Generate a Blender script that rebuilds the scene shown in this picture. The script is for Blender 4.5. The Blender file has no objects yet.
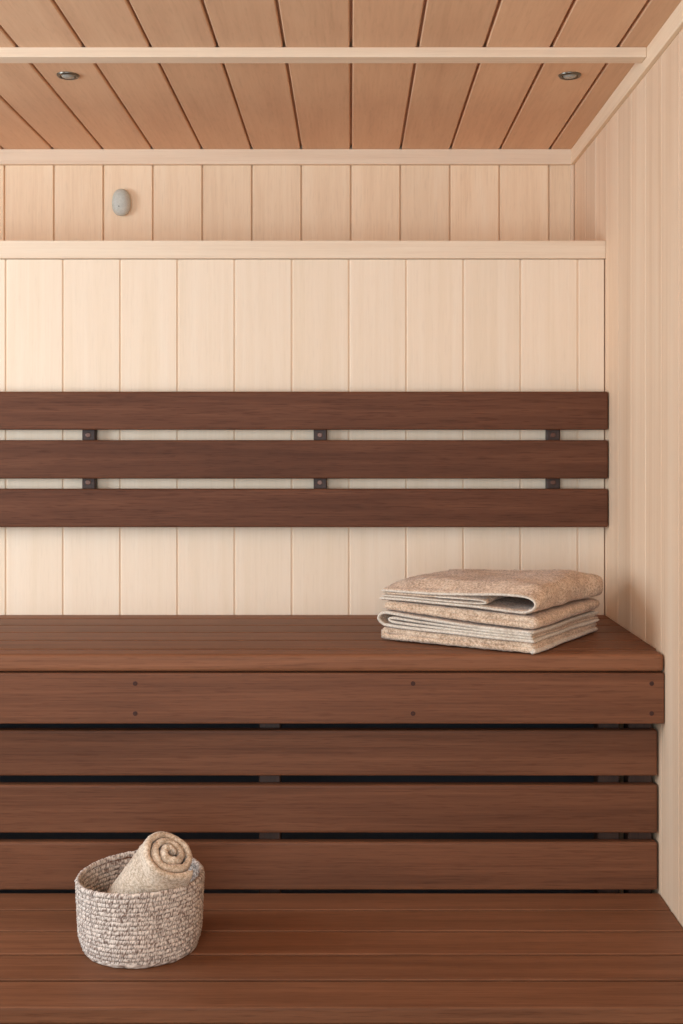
import bpy, bmesh, math, random
from mathutils import Vector, Matrix, noise
random.seed(7)
PI = math.pi
sc = bpy.context.scene
C = sc.collection

# ------------------------------------------------------------------ sizes (metres)
XR = 0.5625            # right wall
XL = -2.05             # left wall
YF = -0.70             # wall behind the camera
ZE = 1.265             # eye height
ZC = 2.011             # ceiling
YB = 3.030             # upper back wall
YP = 2.657             # lower back panelling (stands proud)
ZUB = 0.8920           # upper bench top
ZLB = 0.4505           # lower bench top
YUF = 2.147            # upper bench front
YSK = 2.189            # slatted front boards
YLF = 1.741            # lower bench front
F = 1200.0

# ------------------------------------------------------------------ materials
def srgb(r, g, b):
    f = lambda c: ((c/255.0+0.055)/1.055)**2.4 if c > 10.3 else c/255.0/12.92
    return (f(r), f(g), f(b), 1.0)

class NT:
    def __init__(s, name):
        s.m = bpy.data.materials.new(name); s.m.use_nodes = True
        s.t = s.m.node_tree; s.t.nodes.clear()
        s.out = s.n('ShaderNodeOutputMaterial'); s.b = s.n('ShaderNodeBsdfPrincipled')
        s.l(s.b.outputs[0], s.out.inputs[0])
    def n(s, t, **k):
        o = s.t.nodes.new(t)
        for a, v in k.items(): setattr(o, a, v)
        return o
    def l(s, a, b): s.t.links.new(a, b)
    def math(s, op, a, b=None, c=None):
        o = s.n('ShaderNodeMath', operation=op)
        for i, v in enumerate((a, b, c)):
            if v is None: continue
            if isinstance(v, (int, float)): o.inputs[i].default_value = v
            else: s.l(v, o.inputs[i])
        return o.outputs[0]
    def vmath(s, op, a, b):
        o = s.n('ShaderNodeVectorMath', operation=op)
        for i, v in enumerate((a, b)):
            if isinstance(v, (tuple, list)): o.inputs[i].default_value = v
            else: s.l(v, o.inputs[i])
        return o.outputs[0]
    def noise(s, vec, scale, detail=4, rough=.55, dist=0):
        o = s.n('ShaderNodeTexNoise'); s.l(vec, o.inputs['Vector'])
        o.inputs['Scale'].default_value = scale; o.inputs['Detail'].default_value = detail
        o.inputs['Roughness'].default_value = rough; o.inputs['Distortion'].default_value = dist
        return o.outputs[0]
    def ramp(s, fac, stops):
        o = s.n('ShaderNodeValToRGB'); s.l(fac, o.inputs[0]); e = o.color_ramp.elements
        while len(e) < len(stops): e.new(0.5)
        for i, (p, c) in enumerate(stops): e[i].position = p; e[i].color = c
        return o.outputs[0]
    def mix(s, fac, a, b, mode='MIX'):
        o = s.n('ShaderNodeMix', data_type='RGBA', blend_type=mode)
        for i, v in ((0, fac), (6, a), (7, b)):
            if isinstance(v, (int, float)): o.inputs[i].default_value = v
            elif isinstance(v, tuple): o.inputs[i].default_value = v
            else: s.l(v, o.inputs[i])
        return o.outputs[2]
    def bump(s, h, strength, dist):
        o = s.n('ShaderNodeBump'); o.inputs['Strength'].default_value = strength
        o.inputs['Distance'].default_value = dist; s.l(h, o.inputs['Height'])
        s.l(o.outputs[0], s.b.inputs['Normal'])

def wood(name, c_dark, c_mid, c_light, axis, plank=None, rough=.55, tint=.12, pore=.25, wave=3.0, across=26, spec=.35, streak=.0):
    """grain running along axis; plank=(axis index, pitch, phase) gives each board of a boarded wall its own grain"""
    T = NT(name)
    tc = T.n('ShaderNodeTexCoord'); oi = T.n('ShaderNodeObjectInfo')
    co = tc.outputs['Object']
    sep = T.n('ShaderNodeSeparateXYZ'); T.l(co, sep.inputs[0])
    if plank:
        k = T.math('FLOOR', T.math('DIVIDE', T.math('SUBTRACT', sep.outputs[plank[0]], plank[2]), plank[1]))
        wn = T.n('ShaderNodeTexWhiteNoise', noise_dimensions='1D'); T.l(k, wn.inputs['W'])
        rnd = wn.outputs['Value']; rcol = wn.outputs['Color']
    else:
        wn = T.n('ShaderNodeTexWhiteNoise', noise_dimensions='1D'); T.l(oi.outputs['Random'], wn.inputs['W'])
        rnd = wn.outputs['Value']; rcol = wn.outputs['Color']
    off = T.vmath('SCALE', rcol, (0, 0, 0)); off.node.inputs['Scale'].default_value = 37.0
    co2 = T.vmath('ADD', co, off)
    sv = [across]*3; sv[axis] = wave
    g = T.noise(T.vmath('MULTIPLY', co2, tuple(sv)), 1.0, 6, .6, .35)
    sv = [across*7]*3; sv[axis] = wave*2.2
    fine = T.noise(T.vmath('MULTIPLY', co2, tuple(sv)), 1.0, 4, .65)
    sv = [across*10]*3; sv[axis] = 22
    pr = T.noise(T.vmath('MULTIPLY', co2, tuple(sv)), 1.0, 2, .5)
    fac = T.math('ADD', T.math('MULTIPLY', g, .62), T.math('MULTIPLY', fine, .38))
    col = T.ramp(fac, [(.30, c_dark), (.50, c_mid), (.70, c_light)])
    prf = T.math('MULTIPLY', T.ramp(pr, [(.54, (0, 0, 0, 1)), (.70, (1, 1, 1, 1))]), pore)
    col = T.mix(prf, col, T.mix(1.0, col, (.62, .56, .52, 1), 'MULTIPLY'))
    # each board a shade of its own
    v = T.math('ADD', T.math('MULTIPLY', rnd, tint*2), 1.0-tint)
    hs = T.n('ShaderNodeHueSaturation'); T.l(col, hs.inputs['Color']); T.l(v, hs.inputs['Value'])
    T.l(hs.outputs[0], T.b.inputs['Base Color'])
    T.b.inputs['Roughness'].default_value = rough
    T.b.inputs['Specular IOR Level'].default_value = spec
    T.bump(T.math('ADD', T.math('MULTIPLY', pr, .5), fine), .18, .0008)
    return T.m

pale = (srgb(218,189,159), srgb(227,202,174), srgb(233,211,185))
warm = (srgb(227,195,160), srgb(237,208,174), srgb(242,217,186))
M = {}
M['panel'] = wood('pale_vertical_panelling', srgb(229,204,174), srgb(234,210,183), srgb(238,217,192), 2, (0, .12665, .1227), .65, .02, .08, 1.2)
M['wall_b'] = wood('warm_vertical_panelling', *warm, 2, (0, .125, 0.0), .6, .05, .15, 2.2)
M['wall_r'] = wood('streaked_vertical_panelling', srgb(211,174,139), srgb(226,193,160), srgb(235,208,178), 2, (1, .117, 2.293), .6, .05, .05, .5, 13)
M['wall_l'] = wood('plain_vertical_panelling', *pale, 2, (1, .125, 0), .6, .05, .15, 1.0)
M['wall_f'] = wood('plain_panelling_front', *pale, 2, (0, .125, 0), .6, .05, .15, 1.0)
M['ceil'] = wood('warm_ceiling_panelling', srgb(208,162,126), srgb(219,174,136), srgb(226,184,146), 1, (0, .125, 0.0), .6, .05, .15, 2.0, 20)
M['trim_x'] = wood('pale_trim_across', *pale, 0, None, .55, .03, .1, 1.5, 60)
M['trim_y'] = wood('pale_trim_lengthwise', *warm, 1, None, .55, .02, .1, 1.5, 60)
M['trim_z'] = wood('pale_trim_upright', *pale, 2, None, .55, .03, .1, 1.5, 60)
M['dark'] = wood('heat_treated_brown_wood', srgb(88,54,36), srgb(109,68,46), srgb(127,82,57), 0, None, .5, .05, .5, 1.6, 44, .17)
M['dark_top_lit'] = wood('heat_treated_brown_wood_top_lit', srgb(102,64,43), srgb(124,80,55), srgb(144,95,67), 0, None, .5, .12, .55, 1.6, 44, .15)  # same brown wood, stronger light on the bench tops put into its colour
M['dark_back'] = wood('deep_brown_backrest_wood', srgb(80,47,31), srgb(97,59,40), srgb(114,72,50), 0, None, .55, .07, .75, 2.2, 40, .15)
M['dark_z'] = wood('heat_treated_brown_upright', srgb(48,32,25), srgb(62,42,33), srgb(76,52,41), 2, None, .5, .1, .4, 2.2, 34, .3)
M['backing'] = None
M['floor'] = wood('dark_floor_boards', srgb(50,42,38), srgb(62,52,46), srgb(74,62,55), 1, (0, .12, 0), .6, .1, .2)

def plain(name, col, rough=.5, metal=0.0):
    T = NT(name); tc = T.n('ShaderNodeTexCoord')
    n = T.noise(tc.outputs['Object'], 180, 3)
    c2 = tuple(x*.8 for x in col[:3]) + (1,)
    T.l(T.mix(n, c2, col), T.b.inputs['Base Color'])
    T.b.inputs['Roughness'].default_value = rough; T.b.inputs['Metallic'].default_value = metal
    return T.m
M['plug'] = plain('dark_screw_head', srgb(66,36,25), .9)
M['backing'] = plain('gap_shade_backing', srgb(85,88,96), .9)  # dark tone stands in for the shade seen through the bench gaps
M['screw'] = plain('worn_dark_screw', srgb(90,60,48), .35, .6)
M['rim'] = plain('tarnished_chrome', srgb(120,112,100), .3, .9)
M['lens'] = plain('dull_glass_lens', srgb(168,165,155), .25, .2)
M['hole'] = plain('pin_hole_black', srgb(40,44,44), .7)
M['ledfoot'] = plain('recess_black', srgb(25,22,20), .8)
def sensor_mat():
    T = NT('speckled_grey_stoneware'); tc = T.n('ShaderNodeTexCoord')
    n = T.noise(tc.outputs['Object'], 160, 5, .7)
    T.l(T.ramp(n, [(.3, srgb(182,182,170)), (.55, srgb(196,196,184)), (.75, srgb(206,205,194))]), T.b.inputs['Base Color'])
    T.b.inputs['Roughness'].default_value = .6; T.bump(n, .06, .0006); return T.m
M['sensor'] = sensor_mat()

def terry(name, a, b, c):
    T = NT(name); tc = T.n('ShaderNodeTexCoord')
    n1 = T.noise(tc.outputs['Object'], 260, 4, .75)
    n2 = T.noise(tc.outputs['Object'], 28, 3, .6)
    f = T.math('ADD', T.math('MULTIPLY', n1, .75), T.math('MULTIPLY', n2, .25))
    T.l(T.ramp(f, [(.40, a), (.50, b), (.60, c)]), T.b.inputs['Base Color'])
    T.b.inputs['Roughness'].default_value = .95; T.b.inputs['Specular IOR Level'].default_value = .1
    T.b.inputs['Sheen Weight'].default_value = .25
    T.bump(n1, .6, .003); return T.m
M['terry'] = terry('sand_terry', srgb(162,130,104), srgb(204,173,144), srgb(232,206,178))
M['terry_roll'] = terry('beige_terry', srgb(165,138,112), srgb(202,176,149), srgb(229,208,184))
M['hem'] = terry('cream_hem', srgb(190,172,152), srgb(214,198,178), srgb(228,214,196))

def rope_mat():
    T = NT('flecked_cord'); at = T.n('ShaderNodeAttribute', attribute_name='Col')
    tc = T.n('ShaderNodeTexCoord'); n = T.noise(tc.outputs['Object'], 500, 2)
    T.l(T.mix(T.math('MULTIPLY', n, .35), at.outputs['Color'], srgb(120,92,78)), T.b.inputs['Base Color'])
    T.b.inputs['Roughness'].default_value = .85; T.bump(n, .3, .002); return T.m
M['rope'] = rope_mat()

# ------------------------------------------------------------------ helpers
def obj(name, bm, mat, parent=None, smooth=False):
    me = bpy.data.meshes.new(name); bm.normal_update(); bm.to_mesh(me); bm.free()
    if smooth:
        for p in me.polygons: p.use_smooth = True
    me.materials.append(M[mat] if isinstance(mat, str) else mat)
    o = bpy.data.objects.new(name, me); C.objects.link(o)
    if parent: o.parent = parent
    return o

def thing(name, label, cat, loc=(0, 0, 0), group=None):
    o = bpy.data.objects.new(name, None); C.objects.link(o); o.location = loc
    o.empty_display_size = .05
    o['label'] = label; o['category'] = cat
    if group: o['group'] = group
    return o

def struct(name, bm, mat):
    o = obj(name, bm, mat); o['kind'] = 'structure'; return o

def copy_tree(o, parent=None):
    c = o.copy(); C.objects.link(c)
    if parent: c.parent = parent
    for ch in list(o.children): copy_tree(ch, c)
    return c

def box(bm, x0, x1, y0, y1, z0, z1, bev=0.0, seg=2):
    vs = [bm.verts.new((x, y, z)) for x in (x0, x1) for y in (y0, y1) for z in (z0, z1)]
    fs = [(0,1,3,2), (4,6,7,5), (0,4,5,1), (2,3,7,6), (0,2,6,4), (1,5,7,3)]
    faces = [bm.faces.new([vs[i] for i in f]) for f in fs]
    if bev:
        es = list({e for f in faces for e in f.edges})
        bmesh.ops.bevel(bm, geom=es, offset=bev, segments=seg, profile=.6, affect='EDGES')
    return bm

def rbox(x0, x1, y0, y1, z0, z1, bev=.003, seg=3):
    return box(bmesh.new(), x0, x1, y0, y1, z0, z1, bev, seg)

def at_origin(bm, loc):
    bmesh.ops.translate(bm, verts=bm.verts, vec=-Vector(loc)); return bm

def boarded(axis, n_axis, c0, c1, seams, along, a0, a1, face, back, groove=.0035, depth=.006, ch=.0015):
    """a boarded surface as ONE mesh: boards side by side along `axis`, running along `along`,
    their face at n_axis = face (solid back at `back`), with a sunk groove at each seam"""
    s = 1 if back > face else -1
    prof = [(c0, back), (c0, face)]
    for q in sorted(seams):
        if q-groove/2-ch <= c0 or q+groove/2+ch >= c1: continue
        prof += [(q-groove/2-ch, face), (q-groove/2, face+s*ch), (q-groove/2, face+s*depth),
                 (q+groove/2, face+s*depth), (q+groove/2, face+s*ch), (q+groove/2+ch, face)]
    prof += [(c1, face), (c1, back)]
    bm = bmesh.new()
    def P(c, n, a):
        v = [0, 0, 0]; v[axis] = c; v[n_axis] = n; v[along] = a; return v
    A = [bm.verts.new(P(c, n, a0)) for c, n in prof]; B = [bm.verts.new(P(c, n, a1)) for c, n in prof]
    N = len(prof)
    for i in range(N): bm.faces.new((A[i], A[(i+1) % N], B[(i+1) % N], B[i]))
    bm.faces.new(A); bm.faces.new(B)
    bmesh.ops.recalc_face_normals(bm, faces=bm.faces)
    return bm

def lathe(prof, n=32, axis=2):
    """prof: list of (r, h)"""
    bm = bmesh.new(); rings = []
    for r, h in prof:
        if r < 1e-6:
            v = [0, 0, 0]; v[axis] = h; rings.append([bm.verts.new(v)]); continue
        ring = []
        for i in range(n):
            a = 2*PI*i/n; v = [0, 0, 0]
            v[(axis+1) % 3] = r*math.cos(a); v[(axis+2) % 3] = r*math.sin(a); v[axis] = h
            ring.append(bm.verts.new(v))
        rings.append(ring)
    for A, B in zip(rings, rings[1:]):
        for i in range(n):
            j = (i+1) % n
            if len(A) == 1 and len(B) == 1: continue
            if len(A) == 1: bm.faces.new((A[0], B[i], B[j]))
            elif len(B) == 1: bm.faces.new((A[i], A[j], B[0]))
            else: bm.faces.new((A[i], A[j], B[j], B[i]))
    bmesh.ops.recalc_face_normals(bm, faces=bm.faces)
    return bm

# ------------------------------------------------------------------ the room
ceil_seams = [k*.125 for k in range(-17, 5)]
struct('ceiling', boarded(0, 2, XL, XR, ceil_seams, 1, YF, YB, ZC, ZC+.05, .0055, .012, .002), 'ceil')
struct('wall_back', boarded(0, 1, XL, XR, [k*.125 for k in range(-17, 5)], 2, 0, ZC+.05, YB, YB+.05, .0035, .008), 'wall_b')
struct('wall_back_lower', boarded(0, 1, XL, XR-.0025, [.1227+.12665*k for k in range(-18, 4)], 2, .80, 1.678, YP, YB-.001, .0032, .0026), 'panel')
struct('wall_back_base', rbox(XL, XR, YP+.004, YB-.001, 0, .798, .001, 1), 'backing')  # added dark board that keeps the gaps below the upper bench dark
struct('wall_right', boarded(1, 0, YF, YB, [2.293+.117*k for k in range(-25, 7)], 2, 0, ZC+.05, XR, XR+.05, .0018, .004, .0008), 'wall_r')
struct('floor', boarded(0, 2, XL, XR, [XL+.12*k for k in range(1, 22)], 1, YF, YB, 0, -.05, .003, .006), 'floor')
# left wall with an assumed, unseen window opening: boards below, above and beside
WY0, WY1, WZ0, WZ1 = 1.00, 2.00, 0.95, 1.92
bm = boarded(1, 0, YF, YB, [.125*k for k in range(-5, 25)], 2, 0, WZ0, XL, XL-.06)
for (a, b, z0, z1) in ((YF, YB, WZ1, ZC+.05), (YF, WY0, WZ0, WZ1), (WY1, YB, WZ0, WZ1)):
    t = boarded(1, 0, a, b, [.125*k for k in range(-5, 25)], 2, z0, z1, XL, XL-.06)
    me = bpy.data.meshes.new('t'); t.to_mesh(me); t.free(); bm.from_mesh(me); bpy.data.meshes.remove(me)
struct('wall_left', bm, 'wall_l')
# wall behind the camera with an unseen opening added for frontal fill
DX0, DX1, DZ0, DZ1 = -1.55, 0.35, 0.60, 1.90
bm = boarded(0, 1, XL, XR, ceil_seams, 2, DZ1, ZC+.05, YF, YF-.06)
for (a, b, z0, z1) in ((XL, DX0, 0, DZ1), (DX1, XR, 0, DZ1), (DX0, DX1, 0, DZ0)):
    t = boarded(0, 1, a, b, ceil_seams, 2, z0, z1, YF, YF-.06)
    me = bpy.data.meshes.new('t'); t.to_mesh(me); t.free(); bm.from_mesh(me); bpy.data.meshes.remove(me)
struct('wall_front', bm, 'wall_f')
def frame(x0, x1, y0, y1, z0, z1, w, th):
    bm = bmesh.new()
    if abs(x1-x0) < 1e-6:   # in a yz wall
        for (a, b, c, d) in ((y0-w, y1+w, z1, z1+w), (y0-w, y1+w, z0-w, z0), (y0-w, y0, z0, z1), (y1, y1+w, z0, z1)):
            box(bm, x0, x0+th, a, b, c, d, .002, 1)
    else:
        for (a, b, c, d) in ((x0-w, x1+w, z1, z1+w), (x0-w, x1+w, z0-w, z0), (x0-w, x0, z0, z1), (x1, x1+w, z0, z1)):
            box(bm, a, b, y0, y0+th, c, d, .002, 1)
    return bm
struct('assumed_window_frame', frame(XL, XL, WY0, WY1, WZ0, WZ1, .05, .015), 'trim_z')  # frame of the assumed side window, out of view
struct('fill_opening_frame', frame(DX0, DX1, YF, YF, DZ0, DZ1, .045, .015), 'trim_z')  # unglazed frame around the added fill opening

# ceiling trims (10 mm thick, 38 mm tall) and the batten across the ceiling
struct('trim_1', rbox(XL, XR-.0085, YB-.016, YB, ZC-.038, ZC, .0015, 2), 'trim_x')
struct('trim_2', rbox(XR-.0095, XR, YF, YB-.0005, ZC-.038, ZC, .0015, 2), 'trim_y')
struct('trim_3', rbox(XL, XR-.0097, 2.243, 2.281, ZC-.019, ZC, .002, 2), 'trim_x')
struct('trim_4', rbox(XR-.0095, XR-.0012, YB-.010, YB, 1.70, ZC-.038, .0015, 2), 'trim_z')
# cap over the lower panelling
struct('trim_5', rbox(XL, XR, YP-.010, YB-.001, 1.679, 1.7185, .002, 2), 'trim_x')
struct('trim_6', rbox(XL, XL+.0095, YF, YB-.02, ZC-.038, ZC, .0015, 2), 'trim_y')

# ------------------------------------------------------------------ upper bench
def shade_soft(o):
    for p in o.data.polygons: p.use_smooth = False
XB = XR-.0015
ub = thing('upper_bench', 'wide reddish-brown slatted upper bench carrying the folded towel stack', 'bench', (-.6, 2.4, 0))
def part(name, bm, mat, parent, **k): return obj(name, at_origin(bm, parent.location), mat, parent, **k)
cuts = [YUF, 2.210, 2.307, 2.404, 2.501, 2.600, YP+.002]
for k in range(6):
    part('seat_slat', rbox(XL+.002, XB, cuts[k], cuts[k+1]-.0085, ZUB-(.0290 if k else .0318), ZUB, .0020 if k else .0100, 5), 'dark_top_lit', ub)
fb = part('fascia_board', rbox(XL+.002, XB, YUF, YUF+.024, ZUB-.1244, ZUB-.0332, .003), 'dark', ub)
PX = (-.386, .111, .538)
def disc_y(x, y, z, r, h=.001, n=16):
    bm = lathe([(0, 0), (r*.8, 0), (r, h*.4), (r, h*2.5), (0, h*2.5)], n, 1)
    bmesh.ops.translate(bm, verts=bm.verts, vec=(x, y, z)); return bm
for x in PX+(-.883, -1.38):
    for dz in (.0465, .1001):
        o = obj('screw_plug', at_origin(disc_y(x, YUF-.0006, ZUB-dz-.0055, .0042), ub.location), 'plug', fb)
for x in (-1.6, -.83, .12, .50):
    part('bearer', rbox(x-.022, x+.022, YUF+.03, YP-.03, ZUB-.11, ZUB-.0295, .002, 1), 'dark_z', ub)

# slatted front under the upper bench
sk = thing('slatted_bench_front', 'three reddish-brown horizontal boards closing the space below the upper bench', 'bench front', (-.6, YSK, ZLB))
for (zt, zb) in ((1.265-.5185, 1.265-.6022), (1.265-.6185, 1.265-.7064), (1.265-.7230, 1.265-.8105)):
    part('board', rbox(XL+.002, XR-.003, YSK, YSK+.022, zb, zt, .0045), 'dark', sk)
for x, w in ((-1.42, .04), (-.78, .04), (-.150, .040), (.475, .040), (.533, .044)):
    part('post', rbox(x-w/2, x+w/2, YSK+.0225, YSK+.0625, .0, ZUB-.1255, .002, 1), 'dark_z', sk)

# ------------------------------------------------------------------ lower bench
lb = thing('lower_bench', 'deep reddish-brown slatted lower bench in front, carrying the round basket', 'bench', (-.6, 2.0, 0))
for k in range(5):
    y0 = YLF+.0922*k; y1 = y0+.0922-.0065
    if k == 4: y1 = YSK-.0035
    part('seat_slat', rbox(XL+.002, XB, y0, y1, ZLB-.025, ZLB, .0016 if k else .004), 'dark_top_lit', lb)
part('fascia_board', rbox(XL+.002, XB, YLF+.001, YLF+.024, ZLB-.118, ZLB-.0262, .003), 'dark', lb)
for x in (-1.6, -.7, .2, .50):
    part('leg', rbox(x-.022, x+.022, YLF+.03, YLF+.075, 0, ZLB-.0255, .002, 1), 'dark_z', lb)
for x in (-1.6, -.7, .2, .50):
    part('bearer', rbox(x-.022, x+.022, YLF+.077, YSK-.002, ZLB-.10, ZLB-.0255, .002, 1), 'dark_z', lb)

# ------------------------------------------------------------------ backrest
YS = 2.612
br = thing('backrest', 'dark brown backrest of three horizontal slats fixed to pale panelling', 'backrest', (-.6, YS, ZE))
for zt, zb in ((.1187, .0353), (.0128, -.0712), (-.0932, -.1770)):
    part('slat', rbox(XL+.01, .5600, YS, YS+.020, ZE+zb, ZE+zt, .0045), 'dark_back', br)
for x in (.4445, -.0675, -.5755, -1.08, -1.58):
    bt = part('batten', rbox(x-.0145, x+.0145, YS+.0205, YP-.0005, ZE-.165, ZE+.105, .002, 1), 'dark_z', br)
    for z in (.024, -.080):
        obj('screw', at_origin(disc_y(x-.001, YS+.0195, ZE+z, .0058), br.location), 'screw', bt)

# ------------------------------------------------------------------ small fittings
def downlight(x, y, label):
    t = thing('downlight', label, 'ceiling light', (x, y, ZC), 'recessed ceiling lights')
    ring = lathe([(.0155, .004), (.0155, -.002), (.0175, -.0042), (.0205, -.0042), (.0225, -.0015), (.0225, .0005)], 40)
    obj('bezel', ring, 'rim', t, smooth=True)
    dome = lathe([(.0152, .001), (.0145, -.0015), (.011, -.0045), (.006, -.006), (0, -.0065)], 40)
    obj('lens', dome, 'lens', t, smooth=True)
    return t
downlight(-.569, 2.413, 'small round metal ceiling light on the left, above the grey sensor')
downlight(.440, 2.413, 'small round metal ceiling light on the right, nearer the side wall')

SX, SZ = (121.5-351)*3.02/F, ZE+(446-202.5)*3.02/F
sen = thing('wall_sensor', 'small egg-shaped pale grey sensor on the upper back wall', 'sensor', (SX, YB, SZ))
bm = bmesh.new(); bmesh.ops.create_uvsphere(bm, u_segments=40, v_segments=24, radius=1)
for v in bm.verts:
    x, y, z = v.co
    sx = .0235*(1-.06*z)
    e = lambda q: math.copysign(abs(q)**.86, q)
    v.co = (e(x)*sx, y*.019-.011 if y < 0 else y*.009-.011, e(z)*.034)
obj('casing', bm, 'sensor', sen, smooth=True)
bm = lathe([(0, -.001), (.017, -.001), (.019, -.004), (0, -.004)], 30, 1)
bm.free()
bm = lathe([(0, -.0135), (.019, -.0135), (.0195, -.0125), (.0195, -.0005), (0, -.0005)], 36, 1)
for v in bm.verts: v.co.x *= 1.0; v.co.z *= 1.4
obj('mounting_base', bm, 'ledfoot', sen, smooth=True)
bm = lathe([(0, 0), (.0014, 0), (.0014, .002), (0, .002)], 12, 1)
bmesh.ops.translate(bm, verts=bm.verts, vec=(-.003, -.0293, -.013))
obj('pin_hole', bm, 'hole', sen)

# ------------------------------------------------------------------ towels
def catmull(pts, step):
    out = []
    P = [Vector(p) for p in pts]; P = [P[0]*2-P[1]]+P+[P[-1]*2-P[-2]]
    for i in range(1, len(P)-2):
        a, b, c, d = P[i-1:i+3]
        n = max(2, int((c-b).length/step))
        for k in range(n):
            t = k/n
            out.append(.5*((2*b)+(c-a)*t+(2*a-5*b+4*c-d)*t*t+(3*b-a-3*c+d)*t**3))
    out.append(P[-2]); return out

def ribbon(path, th, w0, w1, warp=None, step=.0035, wstep=.004, fuzz=.0016, seed=0, taper_w=True, thf=None):
    """folded cloth: a path in (u, z) with a thickness, swept along w; both ends rounded. Local axes u = x, w = y."""
    pts = catmull(path, step); n = len(pts)
    nor = []
    for i in range(n):
        d = pts[min(i+1, n-1)]-pts[max(i-1, 0)]; d.normalize(); nor.append(Vector((-d.y, d.x)))
    ths = []
    for i in range(n):
        t = th if thf is None else th*thf(i/(n-1))
        e = min(i, n-1-i)*step/(th*.5)
        ths.append(t*(math.sqrt(max(.08, 1-(1-min(e, 1))**2))))
    nw = max(2, int((w1-w0)/wstep))
    bm = bmesh.new(); A = []; B = []
    for k in range(nw+1):
        w = w0+(w1-w0)*k/nw
        sw = 1.0
        if taper_w:
            e = min(w-w0, w1-w)/(th*.45); sw = math.sqrt(max(.12, 1-(1-min(e, 1))**2))
        ra, rb = [], []
        for i in range(n):
            for row, s in ((ra, 1), (rb, -1)):
                p = pts[i]+nor[i]*(s*ths[i]*.5*sw)
                q = Vector((p.x, w, p.y))
                if fuzz:
                    f = noise.noise(q*520+Vector((seed, 0, 0)))*.6+noise.noise(q*230+Vector((0, seed, 0)))*.7
                    q += Vector((nor[i].x, 0, nor[i].y))*(s*f*fuzz)
                    q.y += noise.noise(q*300+Vector((9, 9, seed)))*fuzz*.8
                if warp: q = warp(q)
                row.append(bm.verts.new(q))
        A.append(ra); B.append(rb)
    for k in range(nw):
        for i in range(n-1):
            bm.faces.new((A[k][i], A[k][i+1], A[k+1][i+1], A[k+1][i]))
            bm.faces.new((B[k][i+1], B[k][i], B[k+1][i], B[k+1][i+1]))
        bm.faces.new((A[k][0], A[k+1][0], B[k+1][0], B[k][0]))
        bm.faces.new((A[k+1][-1], A[k][-1], B[k][-1], B[k+1][-1]))
    for k in (0, nw):
        for i in range(n-1):
            f = (A[k][i], B[k][i], B[k][i+1], A[k][i+1])
            bm.faces.new(f if k == 0 else f[::-1])
    return bm

def join(*bms):
    base = bms[0]
    for b in bms[1:]:
        me = bpy.data.meshes.new('t'); b.to_mesh(me); b.free(); base.from_mesh(me); bpy.data.meshes.remove(me)
    return base

TL = Vector((.0535, 2.301, ZUB+.0006)); ANG = math.radians(-31.9)
U = .320; W = .318
def place(o): o.location = TL; o.rotation_euler = (0, 0, ANG)
def wob(amp, seed, f=7.0):
    def g(q):
        q = q.copy()
        q.x += amp*noise.noise(Vector((q.z*40, q.y*f, seed)))*1.2
        q.y += amp*.8*noise.noise(Vector((q.x*f, q.z*50, seed+5)))
        return q
    return g
# bottom towel: thick terry fold underneath, hemmed loop with its fold on the left above it
t1 = thing('folded_towel', 'sand-coloured terry towel at the bottom of the stack, its cream-hemmed fold on the left', 'towel', (0, 0, 0), 'folded towels stacked on the upper bench')
place(t1)
w1_ = wob(.007, 3, 8)
a = ribbon([(.316, .0080), (.16, .0080), (.02, .0082), (.004, .0120), (.010, .0185), (.03, .0190), (.16, .0165), (.315, .0150)], .0120, .003, W, w1_, seed=1)
b = ribbon([(.318, .0240), (.16, .0270), (.03, .0300), (.008, .0345), (.000, .0430), (.006, .0520), (.022, .0545), (.08, .0505), (.17, .0440), (.250, .0410), (.316, .0395)], .0052, .0, W, w1_, seed=2, fuzz=.0006)
b2 = ribbon([(.316, .0295), (.16, .0325), (.06, .0362), (.030, .0385), (.024, .0425), (.032, .0452), (.06, .0440), (.16, .0382), (.316, .0345)], .0046, .001, W, w1_, seed=3, fuzz=.0006)
obj('towel_body', join(a, b, b2), 'terry', t1, smooth=True)
h = [ribbon([(.3195, .0240), (.16, .0270), (.03, .0300), (.008, .0345), (.000, .0430), (.006, .0520), (.022, .0545), (.08, .0505), (.17, .0440), (.250, .0410), (.3175, .0395)], .0058, -.0025, .0055, w1_, seed=4, fuzz=.0004, wstep=.002),
     ribbon([(.3175, .0295), (.16, .0325), (.06, .0362), (.030, .0385), (.024, .0425), (.032, .0452), (.06, .0440), (.16, .0382), (.3175, .0345)], .0050, -.002, .005, w1_, seed=5, fuzz=.0004, wstep=.002)]
for z in (.0240, .0395, .0058):
    h.append(ribbon([(.309, z), (.314, z), (.3195, z)], .0064 if z > .01 else .0095, -.001, W+.001, w1_, seed=6, fuzz=.0005, step=.002))
o = obj('hem', join(*h), 'hem', t1, smooth=True); o['label'] = 'cream stitched hem'
# middle towel: plain terry, fold on the right
t2 = thing('folded_towel', 'sand-coloured terry towel in the middle of the stack, plain rounded fold on the right', 'towel', (0, 0, 0), 'folded towels stacked on the upper bench')
place(t2)
w2_ = w1_
a = ribbon([(.010, .0655), (.09, .0618), (.20, .0555), (.300, .0515), (.318, .0530), (.323, .0575), (.317, .0612), (.300, .0622), (.20, .0645), (.09, .0678), (.010, .0700)], .0120, .002, W-.004, w2_, seed=7)
obj('towel_body', a, 'terry', t2, smooth=True)
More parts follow.
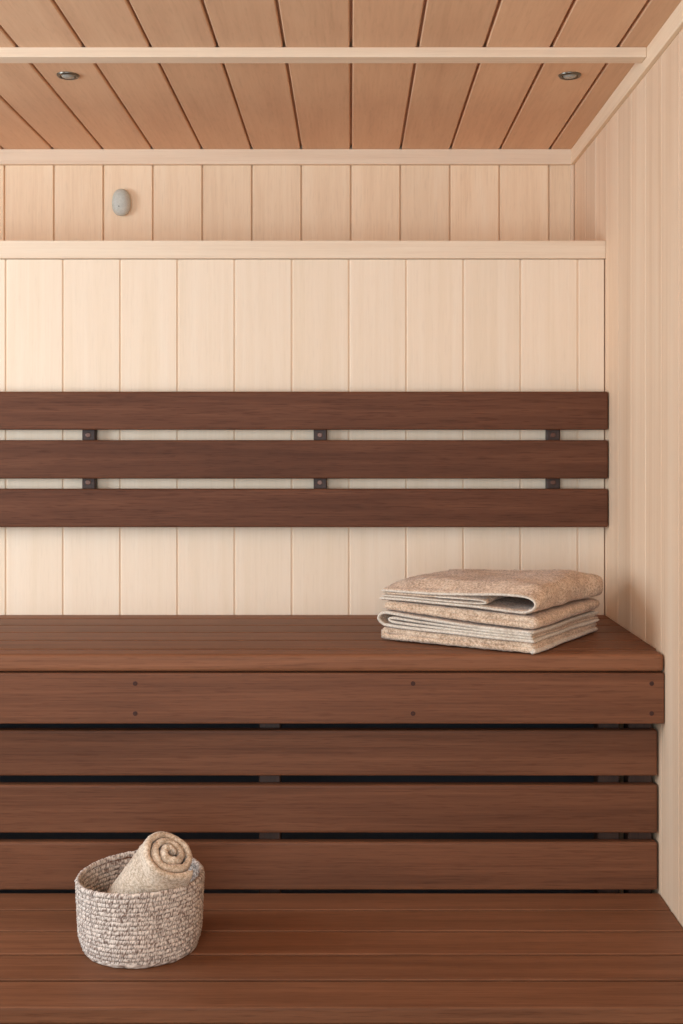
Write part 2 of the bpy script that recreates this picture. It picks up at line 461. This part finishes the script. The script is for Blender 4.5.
# top towel: teardrop fold open at the front right, puffed top
t3 = thing('folded_towel', 'sand-coloured terry towel on top of the stack, its open teardrop fold facing front', 'towel', (0, 0, 0), 'folded towels stacked on the upper bench')
place(t3)
base3 = w1_
def w3_(q):
    q = base3(q)
    up = max(0.0, (q.z-.080)/.025)
    s = min(1, max(0, q.y/.055)); s = s*s*(3-2*s)
    e = 1-max(0, (q.y-.24)/.08)**2*.45
    m = min(1, .55+q.x/.05)
    q.z += min(1.2, up)*((.0150+.007*math.exp(-((q.x-.09)/.07)**2))*s*e*m+.005*noise.noise(Vector((q.x*12, q.y*13, 2)))*s)
    q.x += (.006*noise.noise(Vector((q.z*30, q.y*22, 1)))+.010*max(0, (q.y-.2)/.12))*max(0, (q.x-.22)/.1)
    return q
P3 = [(.000, .0812), (.05, .0808), (.12, .0798), (.20, .0785), (.262, .0755), (.300, .0752), (.317, .0810), (.3215, .0905), (.315, .0990), (.298, .1035), (.255, .1040), (.19, .1000), (.12, .0970), (.05, .0965), (.004, .0960)]
I3 = [(.002, .0862), (.05, .0858), (.12, .0850), (.18, .0845), (.215, .0850), (.224, .0876), (.215, .0905), (.18, .0915), (.12, .0912), (.05, .0908), (.004, .0910)]
a = ribbon(P3, .0075, .002, W, w3_, seed=8)
b = ribbon(I3, .0040, .002, W-.004, w3_, seed=9, fuzz=.0006)
obj('towel_body', join(a, b), 'terry', t3, smooth=True)
h = [ribbon(P3, .0046, -.0022, .0050, w3_, seed=10, fuzz=.0004, wstep=.002), ribbon(I3[:9], .0036, -.0010, .0045, w3_, seed=12, fuzz=.0004, wstep=.002)]
o = obj('hem', join(*h), 'hem', t3, smooth=True); o['label'] = 'cream stitched hem'

# ------------------------------------------------------------------ basket
BX, BY = -.3435, 1.957
bk = thing('woven_basket', 'round basket of flecked cream and brown cord standing on the lower bench', 'basket', (BX, BY, ZLB+.0006))
NC = 16; PITCH = .0071
def brad(h):   # radius of the wall at height h
    t = h/.115
    return .0822+.0118*min(1, t/.25)**.5+.0050*t
def rope(turn0, turns, rfun, hfun, rad, per=420, cs=8, twist=46):
    bm = bmesh.new(); lay = bm.loops.layers.float_color.new('Col'); vc = {}
    n = int(per*turns); rings = []
    closed = abs(turns-1) < 1e-6
    for i in range(n if closed else n+1):
        th = 2*PI*(turn0+i/per); k = i/per
        r = rfun(k, th); h = hfun(k, th); ring = []
        for j in range(cs):
            a = 2*PI*j/cs
            ph = a*3+th*twist
            rr = rad*(1+.08*math.cos(ph))*(1+.22*noise.noise(Vector((th*9, a, k))))
            v = bm.verts.new(((r+rr*math.cos(a))*math.cos(th), (r+rr*math.cos(a))*math.sin(th), h+rr*math.sin(a)*1.08))
            f = noise.noise(Vector((th*62+a*4.2, a*.8+k*7.3, th*16-a*.7+k*3.1)))*1.7+noise.noise(Vector((th*75+a*3, k*31, a*2)))*.6+.15*math.cos(ph)
            f = min(1, max(0, .66+f*1.3))
            c1 = Vector(srgb(92,64,50)[:3]); c2 = Vector(srgb(236,219,202)[:3])
            vc[v] = tuple(c1.lerp(c2, f))+(1,)
            ring.append(v)
        rings.append(ring)
    m = len(rings)
    for i in range(m if closed else m-1):
        A, B = rings[i], rings[(i+1) % m]
        for j in range(cs):
            bm.faces.new((A[j], B[j], B[(j+1) % cs], A[(j+1) % cs]))
    if not closed:
        bm.faces.new(rings[0][::1]); bm.faces.new(rings[-1][::-1])
    for f in bm.faces:
        for l in f.loops: l[lay] = vc[l.vert]
    bmesh.ops.recalc_face_normals(bm, faces=bm.faces)
    return bm
def sag(th): return 1+.018*math.cos(2*th+.6)
def lift(h, th): return h*(1+.025*math.cos(th-.5)-.02*math.cos(2*th))
obj('cord_wall', rope(.3, NC-1, lambda k, th: brad(.005+PITCH*k)*sag(th), lambda k, th: lift(.0045+PITCH*k, th), .0041), 'rope', bk, smooth=True)
obj('rim', rope(0, 1, lambda k, th: (brad(.115)-.0002)*sag(th), lambda k, th: lift(.0052+PITCH*(NC-1)+.0030, th), .0042), 'rope', bk, smooth=True)
obj('base', rope(0, 9, lambda k, th: .006+.0093*k, lambda k, th: .0045, .0045, per=90, cs=8, twist=12), 'rope', bk, smooth=True)

# ------------------------------------------------------------------ rolled towel in the basket
rt = thing('rolled_towel', 'beige terry towel rolled into a spiral, leaning inside the basket', 'towel', (0, 0, 0))
turns = 2.9; path = []
N = 120
for i in range(N+1):
    t = i/N; th = -2*PI*turns*(1-t)
    r = .0034+.0381*t**.92
    if t > .80: r += .0025*((t-.80)/.2)
    r *= 1+.05*math.sin(2*th+1)+.04*math.sin(3*th)
    path.append((r*math.cos(th), r*math.sin(th)))
PL = path
def wr(q):
    r = math.hypot(q.x, q.z); a = math.atan2(q.z, q.x)
    q = q.copy()
    k = max(0, q.y)
    g = 1+2.2*k*min(1, r/.03)             # the lower end is looser
    q.x *= g; q.z *= g*.985
    q.y += -.008*max(0, 1-r/.024)+.004*noise.noise(Vector((a*1.2, r*60, 3))) if q.y < .05 else 0
    q.x += .0018*noise.noise(Vector((a*1.5, q.y*12, 1)))
    return q
bm = ribbon(PL, .0108, 0, .168, wr, step=.003, wstep=.0035, seed=14, fuzz=.0015)
obj('towel_body', bm, 'terry_roll', rt, smooth=True)
top = Vector((-.2855, 1.900, ZLB+.172)); bot = Vector((-.3520, 1.984, ZLB+.050))
ay = (bot-top).normalized(); az = Vector((0, 0, 1)); az = (az-ay*az.dot(ay)).normalized(); ax = ay.cross(az)
Rm = Matrix((ax, ay, az)).transposed()
rt.matrix_world = Matrix.Translation(top) @ (Rm @ Matrix.Rotation(math.radians(60), 3, 'Y')).to_4x4()

# ------------------------------------------------------------------ light: daylight at an assumed side window, added fill at the front opening
def area(name, loc, rot, sx, sy, power, col):
    L = bpy.data.lights.new(name, 'AREA'); L.shape = 'RECTANGLE'; L.size = sx; L.size_y = sy
    L.energy = power; L.color = col
    o = bpy.data.objects.new(name, L); C.objects.link(o); o.location = loc; o.rotation_euler = rot
    return o
area('assumed_window_daylight', (XL-.08, (WY0+WY1)/2, (WZ0+WZ1)/2), (0, -PI/2, 0), WZ1-WZ0, WY1-WY0, 40, (.775, .975, 1.16))  # unseen source, placed to suit the direction of the shadows
area('front_fill_light', ((DX0+DX1)/2, YF-.08, (DZ0+DZ1)/2), (PI/2, 0, 0), DX1-DX0, DZ1-DZ0, 42, (.845, .985, 1.10))  # fill lamp added behind the camera at a made-up opening
w = bpy.data.worlds.new('daylight'); sc.world = w; w.use_nodes = True
bg = w.node_tree.nodes['Background']; bg.inputs[0].default_value = (.92, .95, 1, 1); bg.inputs[1].default_value = .6

# ------------------------------------------------------------------ camera
cam = bpy.data.cameras.new('camera'); co = bpy.data.objects.new('camera', cam); C.objects.link(co)
co.location = (0, 0, ZE); co.rotation_euler = (PI/2, 0, 0)
cam.sensor_fit = 'HORIZONTAL'; cam.sensor_width = 36; cam.lens = F/683*36
cam.shift_x = -9.5/683; cam.shift_y = -66/683; cam.clip_start = .02
sc.camera = co
sc.view_settings.view_transform = 'Standard'; sc.view_settings.look = 'None'
sc.view_settings.gamma = 1; sc.view_settings.use_curve_mapping = False
sc.view_settings.exposure = 0.0
sc.cycles.use_denoising = True
sc.cycles.max_bounces = 10; sc.cycles.diffuse_bounces = 6
